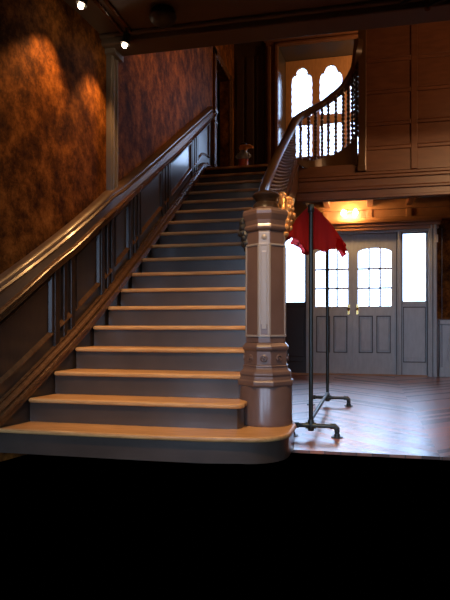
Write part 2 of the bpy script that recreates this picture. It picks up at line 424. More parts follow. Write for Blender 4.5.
def arch(x0, x1, z0, z1, rise, n=10):
    c = (x0 + x1) / 2; a = (x1 - x0) / 2
    return [(x0, z0), (x1, z0)] + [(c + a * math.cos(PI * i / n), z1 - rise + rise * math.sin(PI * i / n)) for i in range(n + 1)]
def make_door(idx, sgn, label):
    xa, xb = sorted((CX + sgn * 0.001, CX + sgn * 0.714))
    root = thing('door_%d' % idx, label, 'door', ((xa + xb) / 2, 10.40, 0)); struct(root)
    gl0, gl1 = sorted((CX + sgn * 0.085, CX + sgn * 0.632))
    pw = (gl1 - gl0 + 0.04); pholes = [rect(gl0 + 0.01 + k * pw / 2, gl0 + 0.01 + k * pw / 2 + (gl1 - gl0) / 2 - 0.04, 0.375, 1.005) for k in (0, 1)]
    plate('leaf', rect(xa, xb, 0.015, 2.395), [arch(gl0, gl1, 1.17, 2.155, 0.07)] + pholes, 10.385, 10.43, M_['door'], root, 0.006)
    mg = MB()
    w = (gl1 - gl0) / 3
    for k in (1, 2): mg.box(gl0 + w * k - 0.015, gl0 + w * k + 0.015, 10.39, 10.425, 1.165, 2.15)
    for z in (1.476, 1.805): mg.box(gl0 - .005, gl1 + .005, 10.39, 10.425, z - 0.015, z + 0.015)
    mg.build('muntin_grid', M_['door'], root)
    p = MB(); p.box(gl0 - 0.005, gl1 + 0.005, 10.405, 10.409, 1.165, 2.155); p.build('pane', M_['glass'], root)
    for k in (0, 1):
        px0 = gl0 + 0.01 + k * (gl1 - gl0 + 0.04) / 2; px1 = px0 + (gl1 - gl0) / 2 - 0.04
        q = MB(); q.box(px0 - .004, px1 + .004, 10.412, 10.425, 0.37, 1.01); q.box(px0 + .035, px1 - .035, 10.396, 10.414, 0.42, 0.96)
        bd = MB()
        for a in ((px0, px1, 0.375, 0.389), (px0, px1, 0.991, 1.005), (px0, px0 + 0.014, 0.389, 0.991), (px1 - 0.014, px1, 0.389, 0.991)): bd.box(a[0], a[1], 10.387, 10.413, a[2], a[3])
        bd.build('panel_shade_line', M_['doordark'], root)  # dark strips in place of the shadow gap around each panel
        q.build('door_panel', M_['door'], root, 0.014)
    if sgn < 0:
        q = MB(); q.box(CX - 0.016, CX + 0.016, 10.374, 10.392, 0.02, 2.39); q.build('astragal', M_['door'], root, 0.004)
    kx = CX + sgn * 0.072
    k = MB(); k.box(kx - 0.018, kx + 0.018, 10.378, 10.386, 1.03, 1.20); k.tube([(kx, 10.38, 1.125), (kx, 10.33, 1.125)], 0.010); 
    k.lathe([(0.002, -0.026), (0.02, -0.02), (0.028, 0), (0.02, 0.02), (0.002, 0.026)], (kx, 10.325, 1.125), 14)
    o = k.build('handle', M_['brass'], root, smooth=True); o['label'] = 'brass knob and back plate'
make_door(1, -1, 'left leaf of the grey-brown panelled entrance doors')
make_door(2, 1, 'right leaf of the grey-brown panelled entrance doors')
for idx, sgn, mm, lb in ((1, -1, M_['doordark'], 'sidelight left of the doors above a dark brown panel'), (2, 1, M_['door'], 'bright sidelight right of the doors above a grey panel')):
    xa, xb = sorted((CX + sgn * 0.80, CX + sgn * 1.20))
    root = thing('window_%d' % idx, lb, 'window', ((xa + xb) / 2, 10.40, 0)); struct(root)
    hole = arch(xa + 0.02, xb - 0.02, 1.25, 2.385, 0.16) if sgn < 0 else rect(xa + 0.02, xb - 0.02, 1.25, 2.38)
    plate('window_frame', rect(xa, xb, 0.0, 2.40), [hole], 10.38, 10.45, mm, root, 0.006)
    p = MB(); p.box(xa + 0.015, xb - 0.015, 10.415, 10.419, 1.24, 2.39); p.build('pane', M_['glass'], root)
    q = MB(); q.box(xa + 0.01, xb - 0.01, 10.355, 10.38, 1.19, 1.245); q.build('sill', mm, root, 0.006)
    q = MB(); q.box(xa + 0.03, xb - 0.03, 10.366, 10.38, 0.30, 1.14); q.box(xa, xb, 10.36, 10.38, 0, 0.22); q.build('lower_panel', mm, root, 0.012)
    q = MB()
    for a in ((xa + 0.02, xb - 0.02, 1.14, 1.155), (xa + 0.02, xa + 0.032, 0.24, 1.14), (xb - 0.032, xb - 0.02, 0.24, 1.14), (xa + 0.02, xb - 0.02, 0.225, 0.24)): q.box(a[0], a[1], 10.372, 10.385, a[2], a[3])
    q.build('panel_shade_line', M_['doordark'], root)  # dark outline painting in the shade around the lower panel
th = MB(); th.box(CX - 1.2, CX + 1.2, 10.28, 10.50, 0.0, 0.02); struct(th.build('trim_8', mat('oak_threshold', (0.42, 0.22, 0.09), 0.4)))

# wall right of the entrance: marbled covering over a panelled dado
q = MB(); q.box(1.16, 3.2, 10.385, 10.42, 0.95, 2.60); struct(q.build('wall_front_covering', M_['marble']))
q = MB(); q.box(1.20, 3.2, 10.30, 10.42, 0, 0.86); q.box(1.19, 3.2, 10.27, 10.42, 0.86, 0.93); q.box(1.19, 3.2, 10.27, 10.30, 0, 0.16)
for x in (1.32, 1.95, 2.58):
    for a in ((x, x + .5, .24, .27), (x, x + .5, .73, .76), (x, x + .03, .27, .73), (x + .47, x + .5, .27, .73)): q.box(a[0], a[1], 10.28, 10.30, a[2], a[3])
struct(q.build('trim_9', M_['door'], bevel=0.008))
q = MB(); q.box(1.115, 1.165, 10.235, 10.255, 2.20, 2.33); q.box(1.125, 1.155, 10.225, 10.236, 2.23, 2.30)
tag(q.build('alarm_sensor', M_['white'], bevel=0.006), 'small pale sensor box on the right upright of the entrance frame', 'sensor')

# ------------------------------------------------------------------ upper arched window
def light_hole(x0, x1, z0, zs, zt):
    c = (x0 + x1) / 2; a = (x1 - x0) / 2; H = zt - zs
    pts = [(x0, z0), (x1, z0)]
    r1 = 0.36 * a
    for i in range(7):
        t = math.radians(0 + 105 * i / 6); pts.append((c + (a - r1) + r1 * math.cos(t), zs + H * 0.5 * math.sin(t)))
    for i in range(13):
        t = math.radians(10 + 160 * i / 12); pts.append((c + 0.58 * a * math.cos(t), zs + H * 0.42 + H * 0.58 * math.sin(t)))
    for i in range(7):
        t = math.radians(75 + 105 * i / 6); pts.append((c - (a - r1) + r1 * math.cos(t), zs + H * 0.5 * math.sin(t)))
    return pts
w3 = thing('window_3', 'tall arched leaded window above the landing', 'window', (-0.5, 10.8, 3.8)); struct(w3)
lights = [(-1.286, -0.925), (-0.782, -0.394), (-0.245, 0.125)]
holes = [light_hole(a, b_, 4.62, 5.24, 5.50) for a, b_ in lights] + [rect(a, b_, 3.89, 4.46) for a, b_ in lights]
plate('tracery', rect(-1.40, 0.5, 3.78, 5.63), holes, 10.77, 10.83, M_['frame'], w3, 0.012)
for a, b_ in lights:
    for z0, z1 in ((4.60, 5.52), (3.87, 4.48)):
        p = MB(); p.box(a - 0.02, b_ + 0.02, 10.797, 10.801, z0, z1); pn = p.build('pane', M_['glass'], w3)
        c = MB(); w_ = b_ - a; nx = 4; px = w_ / nx; pz = px * 1.45
        k = -int((z1 - z0) / pz) - 2
        zc = lambda z: z
        for s_ in (1, -1):
            for i in range(-14, 15):
                # line z = z0 + i*pz + s*(x-a)*pz/px clipped to the rectangle
                xa_, xb_ = a, b_; sl = s_ * pz / px; zb = z0 + i * pz
                t0, t1 = (z0 - zb) / sl, (z1 - zb) / sl
                if t0 > t1: t0, t1 = t1, t0
                t0, t1 = max(0, t0), min(w_, t1)
                if t1 - t0 > 0.01: c.tube([(a + t0, 10.797, zb + sl * t0), (a + t1, 10.797, zb + sl * t1)], 0.006, 4)
        c.build('leading', M_['lead'], pn)
cs = MB()
cs.box(-1.70, -1.475, 10.33, 10.42, ZL, 5.76); cs.box(-1.66, -1.60, 10.29, 10.33, ZL, 5.72); cs.box(-1.53, -1.475, 10.30, 10.33, ZL, 5.74)
cs.box(-1.70, 0.6, 10.33, 10.42, 5.74, 5.86); cs.box(-1.72, 0.6, 10.28, 10.33, 5.80, 5.86); cs.box(-1.475, 0.6, 10.30, 10.33, 5.735, 5.775)
cs.box(-1.475, 0.6, 10.26, 10.42, 3.68, 3.74)
struct(cs.build('trim_10', M_['panel'], bevel=0.01), 'brown casing around the arched window', 'trim')
# doorway casing on the landing
dc = MB()
dc.box(-2.27, -2.235, 8.86, 8.98, ZL, 5.12); dc.box(-2.27, -2.235, 9.92, 10.05, ZL, 5.12); dc.box(-2.27, -2.235, 8.86, 10.05, 5.02, 5.14)
dc.box(-2.235, -2.215, 9.95, 9.98, ZL, 5.1); dc.box(-2.235, -2.215, 10.00, 10.03, ZL, 5.1)
struct(dc.build('trim_11', M_['moulding'], bevel=0.006), 'moulded casing of the dark landing doorway', 'trim')

# pilaster strip on the left wall
q = MB(); xs0 = XW(4.95) - 0.075
q.box(xs0, xs0 + 0.055, 4.98, 5.13, 1.98, 3.36); q.box(xs0, xs0 + 0.07, 5.005, 5.02, 1.98, 3.36); q.box(xs0, xs0 + 0.07, 5.09, 5.105, 1.98, 3.36); q.box(xs0, xs0 + 0.10, 4.95, 5.16, 3.29, 3.345)
struct(q.build('trim_12', M_['strip'], bevel=0.006), 'grey upright strip dividing the marbled wall', 'trim')

# ------------------------------------------------------------------ staircase
st = thing('staircase', 'straight wooden staircase with worn ochre treads and dark risers', 'staircase', (-1.5, 3.6, 0))
NCX, NCY = -0.675, 4.13           # newel centre
def front_right(k):
    """right-hand outline of step k from front to back"""
    y = Y0 + k * G
    if k == 0:
        pts = []
        for i in range(9):
            t = -PI / 2 + (PI / 2) * i / 8; pts.append((-0.74 + 0.28 * math.cos(t), y + 0.05 + 0.27 * (1 + math.sin(t)) ))
        return [(-1.9, y - 0.0), (-1.3, y + 0.0), (-0.95, y + 0.015)] + pts + [(-0.46, 4.12), (-0.52, 4.38)]
    if k in (1, 2): return [(-1.4, y), (-0.86, y + 0.012), (-0.80, y + 0.03), (-0.775, y + 0.07), (-0.78, y + G + 0.03)]
    return [(XR(y), y), (XR(y + G), y + G + 0.03)]
for k in range(NS):
    y = Y0 + k * G; z = (k + 1) * R
    last = k == NS - 1
    yb = y + G + 0.03 if not last else y + 0.30
    rt = front_right(k)
    if k == 0: yb = 4.38
    poly = [(XW(y) , y)] + rt + [(XW(yb), yb)]
    t = MB(); t.prism(poly, z - 0.034, z)
    o = t.build('tread', M_['tread'], st, 0.014, seg=3)
    # riser: same front outline set back under the nosing
    r0 = 0.0 if k == 0 else z - R
    def back(p): return (p[0] - (0.02 if p[0] > -0.9 and k == 0 else 0), p[1] + 0.028)
    if k == 0:
        fo = [(XW(y), y + 0.028)] + [back(p) for p in rt]
    elif k in (1, 2):
        fo = [(XW(y), y + 0.028)] + [(p[0] - 0.02, p[1] + 0.025) for p in rt]
    else:
        fo = [(XW(y), y + 0.028), (XR(y) - 0.005, y + 0.028)]
    t = MB()
    inner = [(p[0] - (0.03 if i > 2 else 0), p[1] + 0.025) for i, p in enumerate(fo)]
    n_ = len(fo)
    rg = [[(fo[i][0], fo[i][1], r0), (fo[i][0], fo[i][1], z - 0.034), (inner[i][0], inner[i][1], z - 0.034), (inner[i][0], inner[i][1], r0)] for i in range(n_)]
    t.loops(rg)
    t.build('riser', M_['riser'], st, smooth=True)
# side string on the open side and the soffit beneath
ys = [4.36 + i * (YT + 0.06 - 4.36) / 30 for i in range(31)]
t = MB(); t.loops([[(XR(y) - 0.02, y, max(0.02, nz(y) - 0.40 - 0.05 * math.sin((y - 4.3) / 3.7 * PI))), (XR(y) + 0.03, y, max(0.02, nz(y) - 0.40 - 0.05 * math.sin((y - 4.3) / 3.7 * PI))), (XR(y) + 0.03, y, nz(y) + 0.07), (XR(y) - 0.02, y, nz(y) + 0.07)] for y in ys])
t.build('side_string', M_['panel'], st, smooth=True)
t = MB(); t.loops([[(XR(y) + 0.03, y, nz(y) - 0.06), (XR(y) + 0.05, y, nz(y) - 0.06), (XR(y) + 0.05, y, nz(y) - 0.02), (XR(y) + 0.03, y, nz(y) - 0.02)] for y in ys])
t.build('string_bead', M_['panel'], st)
t = MB(); t.loops([[(XW(y), y, max(0.0, nz(y) - 0.36)), (XR(y), y, max(0.0, nz(y) - 0.36)), (XR(y), y, max(0.02, nz(y) - 0.33)), (XW(y), y, max(0.02, nz(y) - 0.33))] for y in ys])
t.build('soffit', M_['darkwood'], st)

# ------------------------------------------------------------------ wall panelling along the flight
wp = thing('stair_wainscot', 'dark wood panelling with reeded rail climbing the wall beside the stairs', 'wainscot', (-2.2, 3.4, 0))
capT = interp([(3.2, 0.93), (3.61, 1.186), (4.10, 1.504), (4.93, 2.036), (5.2, 2.167), (6.08, 2.66), (7.36, 3.398), (8.6, 4.11)])
railT = interp([(3.2, 0.745), (3.52, 0.971), (3.98, 1.307), (4.35, 1.533), (4.66, 1.744), (5.37, 2.144), (6.87, 2.965), (8.47, 3.92)])
railB = lambda y: railT(y) - (0.085 if y < 4.8 else max(0.04, 0.085 - 0.03 * (y - 4.8)))
strT = interp([(3.2, 0.13), (3.54, 0.345), (4.04, 0.675), (4.7, 1.086), (5.89, 1.80), (6.93, 2.44), (8.0, 3.12), (8.25, 3.18), (8.7, 3.18)])
YE = 8.60
ysw = [3.22 + i * (YE - 3.22) / 60 for i in range(61)]
def sweep(name, prof, m, parent, ys=ysw, bevel=0, smooth=False):
    mb = MB(); mb.loops([[(XW(y) + o, y, zf(y)) for o, zf in prof] for y in ys]); return mb.build(name, m, parent, bevel, smooth)
sh = lambda f, d: (lambda y: f(y) + d)
base = lambda y: max(0.0, nz(y) - 0.25)
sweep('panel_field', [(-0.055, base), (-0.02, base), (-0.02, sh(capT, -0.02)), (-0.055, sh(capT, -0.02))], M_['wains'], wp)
# cap: rounded top bead over a sloping fascia
cap = sweep('cap_rail', [(-0.07, sh(capT, -0.06)), (0.0, sh(capT, -0.075)), (0.022, sh(capT, -0.06)), (0.028, sh(capT, -0.042)), (0.012, sh(capT, -0.030)), (0.012, sh(capT, -0.016)), (0.0, capT), (-0.04, sh(capT, 0.012)), (-0.07, sh(capT, 0.012))], mat('cap_rail_wood', (0.085, 0.048, 0.026), 0.36, col2=(0.12, 0.070, 0.038), scale=12, coat=0.25), wp, smooth=True)
sweep('frieze_board', [(-0.02, railT), (0.022, railT), (0.004, sh(capT, -0.07)), (-0.02, sh(capT, -0.07))], mat('frieze_wood', (0.060, 0.032, 0.018), 0.4, col2=(0.085, 0.045, 0.025), scale=10), wp)
def mixz(a, b, t): return lambda y: a(y) * (1 - t) + b(y) * t
rp_ = [(-0.02, railT), (0.035, railT)]
for i in range(4):
    t0 = 0.02 + i * 0.245
    rp_ += [(0.05 - i * 0.005, mixz(railT, railB, t0 + 0.03)), (0.060 - i * 0.006, mixz(railT, railB, t0 + 0.11)), (0.050 - i * 0.006, mixz(railT, railB, t0 + 0.19)), (0.016 - i * 0.005, mixz(railT, railB, t0 + 0.225))]
rp_ += [(-0.005, railB), (-0.02, railB)]
sweep('reeded_rail', rp_, M_['moulding'], wp)
sp = [(-0.02, sh(strT, -0.16)), (-0.02, strT), (0.012, strT), (0.002, sh(strT, -0.018)), (0.030, sh(strT, -0.026)), (0.036, sh(strT, -0.045)), (0.006, sh(strT, -0.056)), (0.006, sh(strT, -0.066)), (0.036, sh(strT, -0.078)), (0.036, sh(strT, -0.105)), (0.018, sh(strT, -0.125)), (0.016, sh(strT, -0.16))]
sweep('base_string', sp, M_['moulding'], wp)
# stiles and panel frames; black strips stand for the shade in the slots
cuts = [3.24, 4.20, 4.87, 5.50, 6.45, 7.62, 8.42]
for i, yc in enumerate(cuts[1:6]):
    q = MB()
    for dy in (-0.10, 0.0, 0.10):
        ya, yb_ = yc + dy - 0.028, yc + dy + 0.028
        if dy == 0.0: ya, yb_ = yc - 0.02, yc + 0.02
        yy = [ya, yb_]
        q.loops([[(XW(y) - 0.02, y, strT(y)), (XW(y) + 0.004, y, strT(y)), (XW(y) + 0.004, y, railB(y)), (XW(y) - 0.02, y, railB(y))] for y in yy])
    q.build('stile', M_['darkwood'], wp, 0.004)
    if yc > 5.2:
        for dy in (-0.046, 0.046):
            q = MB(); q.loops([[(XW(y) - 0.02, y, zz(y)) for zz in (lambda y: strT(y) + 0.15, lambda y: railB(y) - 0.06)] + [(XW(y) - 0.010, y, railB(y) - 0.06), (XW(y) - 0.010, y, strT(y) + 0.15)] for y in (yc + dy - 0.024, yc + dy + 0.024)])
            q.build('slot_shade', M_['black'], wp)
    bd = MB(); bd.loops([[(XW(y) - 0.02, y, strT(y) + 0.10), (XW(y) + 0.010, y, strT(y) + 0.108), (XW(y) + 0.008, y, strT(y) + 0.12), (XW(y) - 0.02, y, strT(y) + 0.14)] for y in (yc - 0.07, yc, yc + 0.07)]); bd.build('lit_lower_bead', M_['moulding'], wp)  # short bead in lighter wood, painted as if catching light
sill = mixz(strT, railB, 0.0)
for i in range(6):
    ya, yb_ = cuts[i] + (0.15 if i else 0.02), cuts[i + 1] - 0.15 + (0.12 if i == 5 else 0)
    yy = [ya + (yb_ - ya) * j / 6 for j in range(7)]
    q = MB()
    lo = lambda y: strT(y) + 0.12; hi = lambda y: railB(y) - 0.05
    bd = MB(); bd.loops([[(XW(y) - 0.02, y, lo(y) - 0.020), (XW(y) + 0.006, y, lo(y) - 0.012), (XW(y) + 0.004, y, lo(y)), (XW(y) - 0.02, y, lo(y) + 0.02)] for y in yy]); bd.build('lit_lower_bead', M_['moulding'], wp)  # bottom bead lighter than the other mouldings to paint in its lit edge
    q.loops([[(XW(y) - 0.02, y, hi(y) + 0.018), (XW(y) + 0.002, y, hi(y) + 0.012), (XW(y) + 0.002, y, hi(y)), (XW(y) - 0.02, y, hi(y) - 0.02)] for y in yy])
    for y, d in ((ya, 1), (yb_, -1)):
        q.loops([[(XW(y) - 0.02, y, zf(y)), (XW(y) + 0.002, y, zf(y)), (XW(y) + 0.002, y + 0.02 * d, zf(y)), (XW(y) - 0.02, y + 0.03 * d, zf(y))] for zf in (lo, hi)])
    q.build('panel_moulding', M_['darkwood'], wp)
# end post at the landing
q = MB(); q.box(-2.26, -2.165, 8.56, 8.68, ZL, 4.02); q.box(-2.265, -2.15, 8.55, 8.69, ZL, 3.2); q.box(-2.265, -2.15, 8.55, 8.69, 3.86, 3.90); q.box(-2.265, -2.145, 8.54, 8.70, 4.02, 4.08)
q.build('end_post', M_['moulding'], wp, 0.012)

# ------------------------------------------------------------------ newel post
nw = thing('newel_post', 'massive brown eight-sided newel post on a round drum at the stair foot', 'newel post', (NCX, NCY, R))
q = MB(); q.lathe([(0.183, R), (0.187, R + 0.01), (0.184, R + 0.03), (0.184, 0.425), (0.178, 0.44)], (NCX, NCY, 0), 40); q.build('drum', M_['newel'], nw, smooth=True)
ANG = math.radians(-90 + 4)      # direction of the chamfer that faces the room
def octo(hw, ch=0.30):
    """square (turned 45 degrees) with cut corners; hw = distance of the cut corner faces, returns ring of xy"""
    pts = []
    for i in range(4):
        a = ANG + i * PI / 2
        u = Vector((math.cos(a), math.sin(a))); v = Vector((-math.sin(a), math.cos(a)))
        pts += [u * hw - v * hw * ch, u * hw + v * hw * ch]
    return [(NCX + p.x, NCY + p.y) for p in pts]
def octstack(name, prof, m, bevel=0.004, ch=0.30):
    mb = MB(); mb.loops([[(x, y, z) for x, y in octo(h, ch)] for h, z in prof]); return mb.build(name, m, nw, bevel)
octstack('base_moulding', [(0.186, 0.44), (0.190, 0.452), (0.190, 0.474), (0.178, 0.484), (0.172, 0.505), (0.178, 0.520), (0.172, 0.538), (0.156, 0.552), (0.150, 0.568), (0.156, 0.575), (0.152, 0.583)], M_['newel'], ch=0.36)
octstack('plinth_block', [(0.146, 0.583), (0.146, 0.680), (0.156, 0.690), (0.158, 0.708), (0.148, 0.722), (0.136, 0.735)], M_['newel'], ch=0.33)
octstack('shaft', [(0.134, 0.735), (0.128, 1.50)], M_['newel'], ch=0.31)
octstack('capital', [(0.130, 1.50), (0.142, 1.515), (0.146, 1.53), (0.138, 1.545), (0.142, 1.575), (0.150, 1.595), (0.157, 1.615), (0.157, 1.635), (0.150, 1.65), (0.120, 1.66), (0.100, 1.67)], M_['newel'], ch=0.33)
q = MB(); q.lathe([(0.098, 1.668), (0.088, 1.70), (0.070, 1.715), (0.075, 1.73), (0.082, 1.742), (0.093, 1.752), (0.095, 1.765), (0.085, 1.778), (0.06, 1.79), (0.01, 1.795)], (NCX, NCY, 0), 28)
o = q.build('cap_disc', M_['darkwood'], nw, smooth=True)
# raised panels on each face
def face_items(i):
    a = ANG + i * PI / 4
    return Vector((math.cos(a), math.sin(a), 0)), Vector((-math.sin(a), math.cos(a), 0))
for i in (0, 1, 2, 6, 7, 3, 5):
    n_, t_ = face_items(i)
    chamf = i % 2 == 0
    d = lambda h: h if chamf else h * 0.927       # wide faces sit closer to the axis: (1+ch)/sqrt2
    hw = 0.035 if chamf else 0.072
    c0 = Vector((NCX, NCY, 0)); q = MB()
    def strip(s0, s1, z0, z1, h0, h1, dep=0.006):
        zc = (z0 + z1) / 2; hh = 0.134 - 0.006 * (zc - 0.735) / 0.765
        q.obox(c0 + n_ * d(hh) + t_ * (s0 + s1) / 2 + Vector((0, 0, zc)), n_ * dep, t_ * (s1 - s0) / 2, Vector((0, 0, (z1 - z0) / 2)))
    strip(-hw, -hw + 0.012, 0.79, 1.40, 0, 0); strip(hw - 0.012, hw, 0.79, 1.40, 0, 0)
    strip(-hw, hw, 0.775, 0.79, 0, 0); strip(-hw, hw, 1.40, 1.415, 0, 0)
    if chamf: strip(-hw * 1.06, hw * 1.06, 0.745, 1.49, 0, 0, 0.002); strip(-hw * 0.45, hw * 0.45, 0.83, 1.36, 0, 0)  # chamfer covered in pale grey, standing for a window reflection
    q.build('face_panel_and_reflection', M_['newelgrey'], nw, 0.003)
    # rosette on the block
    q = MB(); r_ = 0.026; hb = d(0.146)
    cc = c0 + n_ * hb + Vector((0, 0, 0.63))
    rings = []
    for rr, dep in ((r_, 0.0), (r_, 0.008), (r_ * 0.7, 0.012), (r_ * 0.62, 0.005), (r_ * 0.35, 0.005), (r_ * 0.25, 0.014), (r_ * 0.05, 0.016)):
        rings.append([cc + n_ * dep + t_ * rr * math.cos(2 * PI * j / 14) + Vector((0, 0, rr * math.sin(2 * PI * j / 14))) for j in range(14)])
    q.loops(rings); q.build('rosette', M_['newel'], nw, smooth=True)
    if chamf:
        q = MB(); cc = c0 + n_ * 0.129 + Vector((0, 0, 1.455))
        rings = [[cc + n_ * dep + t_ * rr * math.cos(2 * PI * j / 12) + Vector((0, 0, rr * math.sin(2 * PI * j / 12))) for j in range(12)] for rr, dep in ((0.02, 0), (0.02, 0.006), (0.012, 0.01), (0.002, 0.012))]
        q.loops(rings); q.build('button', M_['newelgrey'], nw, smooth=True)
# carved scroll brackets at the capital
def scroll(dirv, z0, size, m, lab=None):
    """acanthus bracket: a tapering carved body that swells outward and curls at the top, covered in lobes"""
    d = Vector(dirv).normalized(); sd = Vector((-d.y, d.x, 0)); q = MB(); rings = []; c = Vector((NCX, NCY, 0)); n = 22; mid = []
    for i in range(n):
        t = i / (n - 1)
        r = 0.115 + size * (0.02 + 0.42 * t ** 1.3 - (0.30 * max(0, t - 0.8) / 0.2 if t > 0.8 else 0)); z = z0 - size * 0.9 + t * size * 2.0
        thick = size * (0.08 + 0.20 * math.sin(min(1, t * 1.05) * PI) + 0.05 * math.sin(t * 25)); w_ = 0.022 + 0.026 * math.sin(t * PI) ** 0.7 + 0.005 * math.sin(t * 28)
        p = c + d * r + Vector((0, 0, z)); mid.append((p, thick, w_))
        rings.append([p + sd * w_ * math.cos(2 * PI * j / 12) + d * thick * math.sin(2 * PI * j / 12) for j in range(12)])
    q.loops(rings)
    for k in (3, 6, 9, 12, 15, 18):
        p, th_, w_ = mid[k]
        for s_ in (-1, 0, 1):
            q.lathe([(0.002, -0.024), (0.012, -0.016), (0.017, 0), (0.012, 0.014), (0.002, 0.02)], p + sd * s_ * w_ * 0.85 + d * th_ * (0.95 if s_ == 0 else 0.45), 8)
    p = mid[-1][0]; spi = []
    for i in range(24):
        a = -0.3 * PI + 2.4 * PI * i / 23; rad = size * 0.17 * (1 - 0.7 * i / 23); spi.append(p - Vector((0, 0, 0.03)) + d * (rad * math.cos(a) + 0.02) + Vector((0, 0, rad * math.sin(a))))
    q.tube(spi, [0.016] * 20 + [0.014, 0.012, 0.010, 0.006], 8)
    o = q.build('scroll_bracket', m, nw, smooth=True)
    if lab: o['label'] = lab
def nd(a): return (math.cos(a), math.sin(a), 0)
scroll(nd(ANG + PI / 2), 1.585, 0.15, M_['gilt_or_lit'], 'scroll bracket in gold standing for warm light')  # lamplight on this scroll is put into its gold colour
scroll(nd(ANG - PI / 2), 1.47, 0.13, M_['black'], 'dark scroll bracket')
scroll(nd(ANG + PI * 0.75), 1.64, 0.15, M_['gilt_or_lit'], 'scroll bracket in gold standing for warm light')  # rear scroll, same lit look painted in gold

# ------------------------------------------------------------------ balustrade
ba = thing('stair_balustrade', 'dark beaded balustrade with polished handrail sweeping up to the gallery', 'balustrade', (-0.9, 5.0, 1.0))
rail_ctrl = [(NCX + 0.0, 4.20, 1.785), (-0.72, 4.55, 1.80), (-0.83, 4.95, 1.93), (-0.90, 5.45, 2.14), (-0.915, 6.0, 2.46), (-0.92, 6.6, 2.80), (-0.92, 7.4, 3.24), (-0.90, 8.1, 3.66), (-0.76, 8.42, 3.87), (-0.62, 8.55, 3.985), (-0.482, 8.58, 4.08), (-0.312, 8.53, 4.19), (-0.20, 8.47, 4.30), (-0.125, 8.39, 4.42), (-0.095, 8.30, 4.56), (-0.085, 8.28, 4.72)]
rail_pts = spline(rail_ctrl, 8)
def rail_profile(pts, prof):
    rings = []
    for i, p in enumerate(pts):
        d = (pts[min(i + 1, len(pts) - 1)] - pts[max(i - 1, 0)]).normalized()
        sd = d.cross(Vector((0, 0, 1))).normalized(); u = sd.cross(d).normalized()
        k = 1.0 + 0.35 * min(1.0, max(0.0, (p.z - 3.2) / 0.7)); rings.append([p + sd * a * k + u * b_ * k for a, b_ in prof])
    return rings
hp = [(-0.028, -0.045), (0.028, -0.045), (0.034, -0.030), (0.046, -0.022), (0.050, -0.002), (0.042, 0.016), (0.022, 0.028), (0, 0.031), (-0.022, 0.028), (-0.042, 0.016), (-0.050, -0.002), (-0.046, -0.022), (-0.034, -0.030)]
q = MB(); q.loops(rail_profile(rail_pts, hp)); q.build('handrail', M_['rail'], ba, smooth=True)
# curved base string under the gallery balusters
base_ctrl = [(-0.90, 8.06, 3.10), (-0.76, 8.40, 3.15), (-0.62, 8.52, 3.20), (-0.482, 8.55, 3.24), (-0.312, 8.50, 3.30), (-0.20, 8.44, 3.36), (-0.125, 8.36, 3.42), (-0.095, 8.33, 3.46)]
base_pts = spline(base_ctrl, 5)
q = MB(); q.loops([[p + Vector((-0.0, 0.03, 0)), p + Vector((0, -0.03, 0)), Vector((p.x, p.y - 0.03, ZL - 0.02)), Vector((p.x, p.y + 0.03, ZL - 0.02))] for p in base_pts])
q.build('base_curb', M_['rail'], ba)
# baluster: beaded, unit height
pr = [(0.028, 0.0), (0.030, 0.03), (0.020, 0.05)]
nb = 13
for i in range(nb):
    z = 0.07 + i * 0.86 / nb; s_ = 0.86 / nb
    pr += [(0.013, z), (0.023, z + s_ * 0.25), (0.027, z + s_ * 0.5), (0.023, z + s_ * 0.75)]
pr += [(0.013, 0.94), (0.023, 0.96), (0.025, 1.0)]
b0 = None
def baluster(x, y, z0, z1):
    global b0
    if b0 is None:
        mb = MB(); mb.lathe(pr, (0, 0, 0), 10); b0 = mb.build('baluster', M_['rail'], None, smooth=True); b0.parent = ba; o = b0
    else:
        o = b0.copy(); COL.objects.link(o); o.parent = ba
    o.location = Vector((x, y, z0)) - ba.location; o.scale = (1, 1, z1 - z0)
fr_ = [p for p in rail_pts]
y = 4.50
while y < 8.02:
    p = min(fr_, key=lambda a: abs(a.y - y) + (10 if a.x > -0.6 and a.y > 8 else 0))
    i = fr_.index(p)
    zr = p.z + (y - p.y) * 0.55
    baluster(p.x, y, nz(y) + 0.06 if y > 4.6 else nz(y) + 0.02, zr - 0.04); y += 0.105
for j in range(11):
    t = (j + 0.5) / 11 * (len(base_pts) - 1); i = int(t); pb = base_pts[i].lerp(base_pts[min(i + 1, len(base_pts) - 1)], t - i)
    p = min([a for a in fr_ if a.y > 8.0], key=lambda a: (a.x - pb.x) ** 2 + 0.2 * (a.y - pb.y) ** 2)
    baluster(pb.x, pb.y, pb.z - 0.005, p.z - 0.035)
# carved foliage panel filling the start of the balustrade
q = MB()
for i in range(7):
    y = 4.5 + i * 0.12; x = -0.70 - 0.03 * i; zc = nz(y) + 0.45 + 0.03 * (i % 2)
    pts = [(x + 0.02 * math.sin(k), y + (0.055 - 0.005 * k) * math.cos(k * 0.75), zc + 0.05 * k - 0.15 + (0.05) * math.sin(k * 0.75)) for k in range(10)]
    q.tube(pts, [0.012] * 9 + [0.004], 6)
q.build('carved_foliage', M_['gilt_or_lit'], ba, smooth=True)['label'] = 'gilded scrolling foliage'

